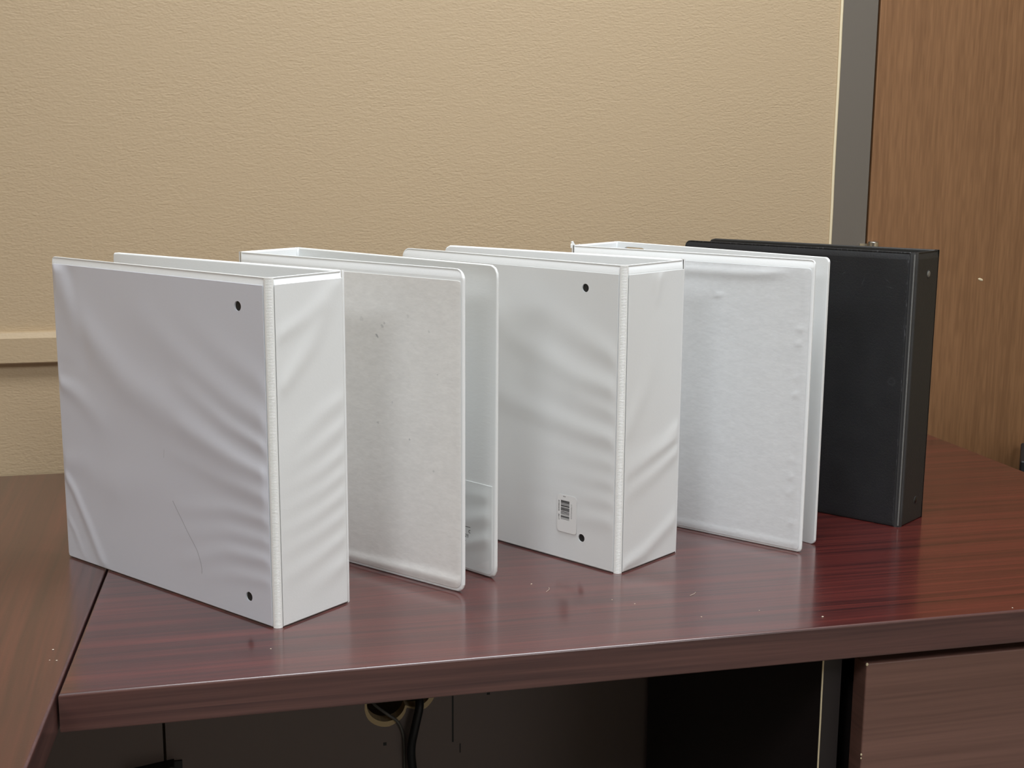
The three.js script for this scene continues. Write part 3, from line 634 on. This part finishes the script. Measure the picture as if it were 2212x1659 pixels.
// --- binder 4: open side to the front, slot in the back cover
{
  const H = 0.2954, W = 0.2898, S = 0.0896, rc = 0.005;
  const b = binder({ label: 'white binder with square corners and a torn top corner, next to the black binder', at: [0.39219, DESK, 0.27276], ang: 53.537, W, S, H, sg: -1, a1: -0.04176, a2: 0.13749, rc, corner: 0.005, ribs: 0, slot: [0.0145, 0.047, 0.2805, 0.2905], group: 'binders on the desk' });
  const map = tex(1024, 1024, (i, j) => { const f = fibre(i / 1024, j / 1024, 340); return [0.855 + 0.05 * f, 0.865 + 0.05 * f, 0.87 + 0.05 * f]; }, true, [1 / 0.32, 1 / 0.32]);
  const h = (s, y) => {
    let v = 0.0007 * Math.exp(-Math.pow((y - 0.0062) / 0.003, 2)) + 0.0012 * Math.exp(-Math.pow((y - H + 0.018 - 0.004 * sstep(0.2, 0.28, s)) / 0.005, 2)) * (1 - sstep(0.235, 0.275, s));
    for (let k = 0; k < 13; k++) { const yy = 0.025 + k * 0.0165 + 0.006 * hash(k, 1, 7), ss = W - 0.012 - 0.004 * hash(k, 2, 7), r = 0.0022 + 0.0015 * hash(k, 3, 7); v += 0.0007 * hash(k, 4, 7) * Math.exp(-((s - ss) ** 2 + (y - yy) ** 2) / (r * r)); }
    v += 0.0008 * Math.exp(-(((s - 0.187) / 0.005) ** 2 + ((y - 0.254) / 0.0022) ** 2));
    return v + 0.0005 * Math.exp(-Math.pow((W - s - 0.0075) / 0.0022, 2));
  };
  b.film(b.near, b.F.near, [0.001, W - rc - 0.003, 0.003, H - 0.0085], h, fibreMat({ map }), 'fibrous white board under bubbly clear vinyl', null, [0, 0.003, 0.003, 0], 0.0025);
  // the torn tip of vinyl at the spine corner
  const q = []; const idx = [];
  [[0, 0], [0.004, 0.0006], [0.011, 0.0002], [0.008, -0.002], [0.003, 0.0012], [0.0, 0.0036], [-0.0012, 0.0062], [0.0016, 0.0052], [0.0032, 0.0034]].forEach(([x, y]) => { });
  const ts = new THREE.Shape([[-0.002, -0.003], [0.010, -0.003], [0.0125, 0.0004], [0.0105, -0.0004], [0.006, -0.0010], [0.0035, 0.0012], [0.0012, 0.0042], [-0.0018, 0.0036], [-0.0008, 0.0020], [-0.0022, 0.0008]].map(p => new THREE.Vector2(...p)));
  const tg = new THREE.ExtrudeGeometry(ts, { depth: 0.0006, bevelEnabled: true, bevelThickness: 0.0002, bevelSize: 0.0002, bevelSegments: 1 });
  const tm = mesh('torn_vinyl', tg, M.weld, b.spine, 'torn tip of white vinyl'); tm.position.set(0.0016, H, -0.002); tm.rotation.y = Math.PI / 2.1;
}
// --- binder 5: black
{
  const H = 0.2959, W = 0.2776, S = 0.0624, rc = 0.0062;
  const scuff = (s, y, e) => sstep(0.72, 0.9, vn(y * 220, s * 2500, 400)) * e;
  const map = tex(1024, 1024, (i, j) => {
    const s = i / 1024 * 0.3, y = j / 1024 * 0.3;
    const edge = Math.exp(-Math.pow(s / 0.0022, 2)) * (0.35 + 0.65 * sstep(0.17, 0.3, y)) + 0.5 * Math.exp(-Math.pow((y - H + 0.001) / 0.0016, 2));
    let v = 0.42 * scuff(s, y, edge);
    const sc = (cx, cy, a, l) => { const dx = s - cx, dy = y - cy, u = dx * Math.cos(a) + dy * Math.sin(a), w = -dx * Math.sin(a) + dy * Math.cos(a); return Math.exp(-((u / l) ** 2 + (w / 0.0005) ** 2)); };
    v += 0.09 * (sc(0.023, 0.265, 0.6, 0.003) + sc(0.02, 0.258, 0.2, 0.004) + sc(0.05, 0.262, -1.2, 0.004) + sc(0.072, 0.27, 2.6, 0.002) + 0.6 * sc(0.082, 0.282, 0.1, 0.003));
    const rr = Math.hypot(s - 0.012, y - 0.158); v += 0.045 * Math.exp(-Math.pow((rr - 0.0035) / 0.0012, 2));
    const m = 0.02 * vn(s * 60, y * 60, 402);
    return [0.115 + m + v, 0.12 + m + v, 0.13 + m + v];
  }, true, [1 / 0.3, 1 / 0.3]);
  const blk = phy({ map, roughness: 0.50, bumpMap: leatherBump, bumpScale: 0.00010 });
  const blk2 = std({ color: lin(0.020, 0.0195, 0.018), roughness: 0.5, bumpMap: leatherBump, bumpScale: 0.00010 });
  const hingeM = std({ color: lin(0.035, 0.036, 0.037), roughness: 0.42, bumpMap: leatherBump, bumpScale: 0.00008 });
  const prof = (k) => -0.0011 * Math.exp(-Math.pow((k - 0.30) / 0.10, 2)) - 0.0011 * Math.exp(-Math.pow((k - 0.80) / 0.10, 2)) + 0.0003 * Math.exp(-Math.pow((k - 0.56) / 0.08, 2));
  const b = binder({ label: 'slim black binder with scuffed edges and two rivets on its spine', at: [0.71755, DESK, 0.44048], ang: -124.686, W, S, H, sg: 1, a1: -0.05571, a2: -0.08812, rc, corner: 0.007, mat: blk2, nearMat: blk, spineMat: blk2, hingeMat: hingeM, prof, group: 'binders on the desk' });
  // pale worn ridge along the hinge
  const pts = []; for (let k = 0; k <= 50; k++) { const a = 0.56 * Math.PI / 2, r = rc + 0.0001; pts.push(new THREE.Vector3(rc - Math.cos(a) * r, 0.002 + k / 50 * (H - 0.004), rc - Math.sin(a) * r)); }
  mesh('worn_ridge', new THREE.TubeGeometry(new THREE.CatmullRomCurve3(pts), 100, 0.0009, 6), std({ color: lin(0.20, 0.20, 0.19), roughness: 0.6, bumpMap: leatherBump, bumpScale: 0.0002 }), b.g, 'grey worn ridge of the hinge');
  for (const [s, y, m] of [[0.0332, 0.2717, 0], [0.0375, 0.0234, 1]]) {
    const rg = new THREE.LatheGeometry([[0, 0.0009], [0.0022, 0.0008], [0.0034, 0.0003], [0.0037, -0.0003]].reverse().map(p => new THREE.Vector2(...p)), 24); rg.rotateZ(Math.PI / 2);
    const r = mesh('rivet', rg, m ? std({ color: lin(0.05, 0.048, 0.042), metalness: 0.8, roughness: 0.3 }) : std({ color: lin(0.30, 0.295, 0.27), metalness: 0.7, roughness: 0.45 }), b.spine, m ? 'dark rivet' : 'grey metal rivet'); r.position.set(-0.0001, y, s);
    const ring = new THREE.TorusGeometry(0.0041, 0.0004, 6, 24); ring.rotateY(Math.PI / 2); const q = mesh('rivet_rim', ring, hingeM, b.spine); q.position.set(0, y, s);
  }
}

// ---------------------------------------------------------------- crumbs and lint on the worktops
const MID = 'tiny pale crumb on the open worktop in front of the barcode binder';
const CR = [[0.2853, 0.53, 0.0011, 'pale crumb on the desk beside the barcode binder cover'], [0.3456, 0.5867, 0.0008, MID], [0.3621, 0.6013, 0.0009, MID], [0.4082, 0.6445, 0.0009, MID], [0.5114, 0.6676, 0.0013, 'largest pale crumb near the desk edge above the drawer unit side'], [0.0407, 0.6357, 0.0008, 'tiny crumb in front of the spine foot of the lavender-grey binder'], [0.4641, 0.6408, 0.0007, MID], [0.6874, 0.684, 0.0010, 'pale crumb at the very rim of the desk above the drawers']];
for (const [x, z, r, lab] of CR) {
  const g = new THREE.IcosahedronGeometry(r * 0.62, 1), p = g.attributes.position; for (let i = 0; i < p.count; i++) { const k = 0.75 + 0.5 * hash(Math.round(p.getX(i) * 1e5), Math.round(p.getY(i) * 1e5 + p.getZ(i) * 1e5), 5); p.setXYZ(i, p.getX(i) * k * 1.3, p.getY(i) * k * 0.6, p.getZ(i) * k); }
  g.computeVertexNormals(); const m = mesh('crumb', g, M.crumb); m.position.set(x, DESK + r * 0.3, z); m.rotation.y = rnd() * 6; tag(m, lab, 'crumb', 'crumbs on the binder desk');
}
for (const [x, z, r] of [[-0.1297, 0.5996, 0.0011], [-0.1245, 0.6233, 0.0009], [-0.1300, 0.6213, 0.0007]]) {
  const g = new THREE.IcosahedronGeometry(r * 0.7, 1); g.scale(1.2, 0.6, 1); const m = mesh('crumb', g, M.crumb); m.position.set(x, DESK + r * 0.35, z); tag(m, 'tiny pale crumb on the desk return beside the seam', 'crumb', 'crumbs beside the seam');
}
for (const [x, z, a, l, lab] of [[0.4225, 0.588, 0.7, 0.011, 'pale lint fibre on the desk in front of the barcode binder spine'], [0.296, 0.548, 1.1, 0.012, 'pale lint fibre on the desk beside the barcode binder cover']]) {
  const c = new THREE.CatmullRomCurve3([new THREE.Vector3(-l / 2, 0, 0), new THREE.Vector3(0, 0.0004, l * 0.12), new THREE.Vector3(l / 2, 0, 0)]);
  const m = mesh('lint_fibre', new THREE.TubeGeometry(c, 12, 0.00018, 5), M.crumb); m.position.set(x, DESK + 0.0002, z); m.rotation.y = a; tag(m, lab, 'lint', 'lint on the binder desk');
}

renderer.render(scene, camera);
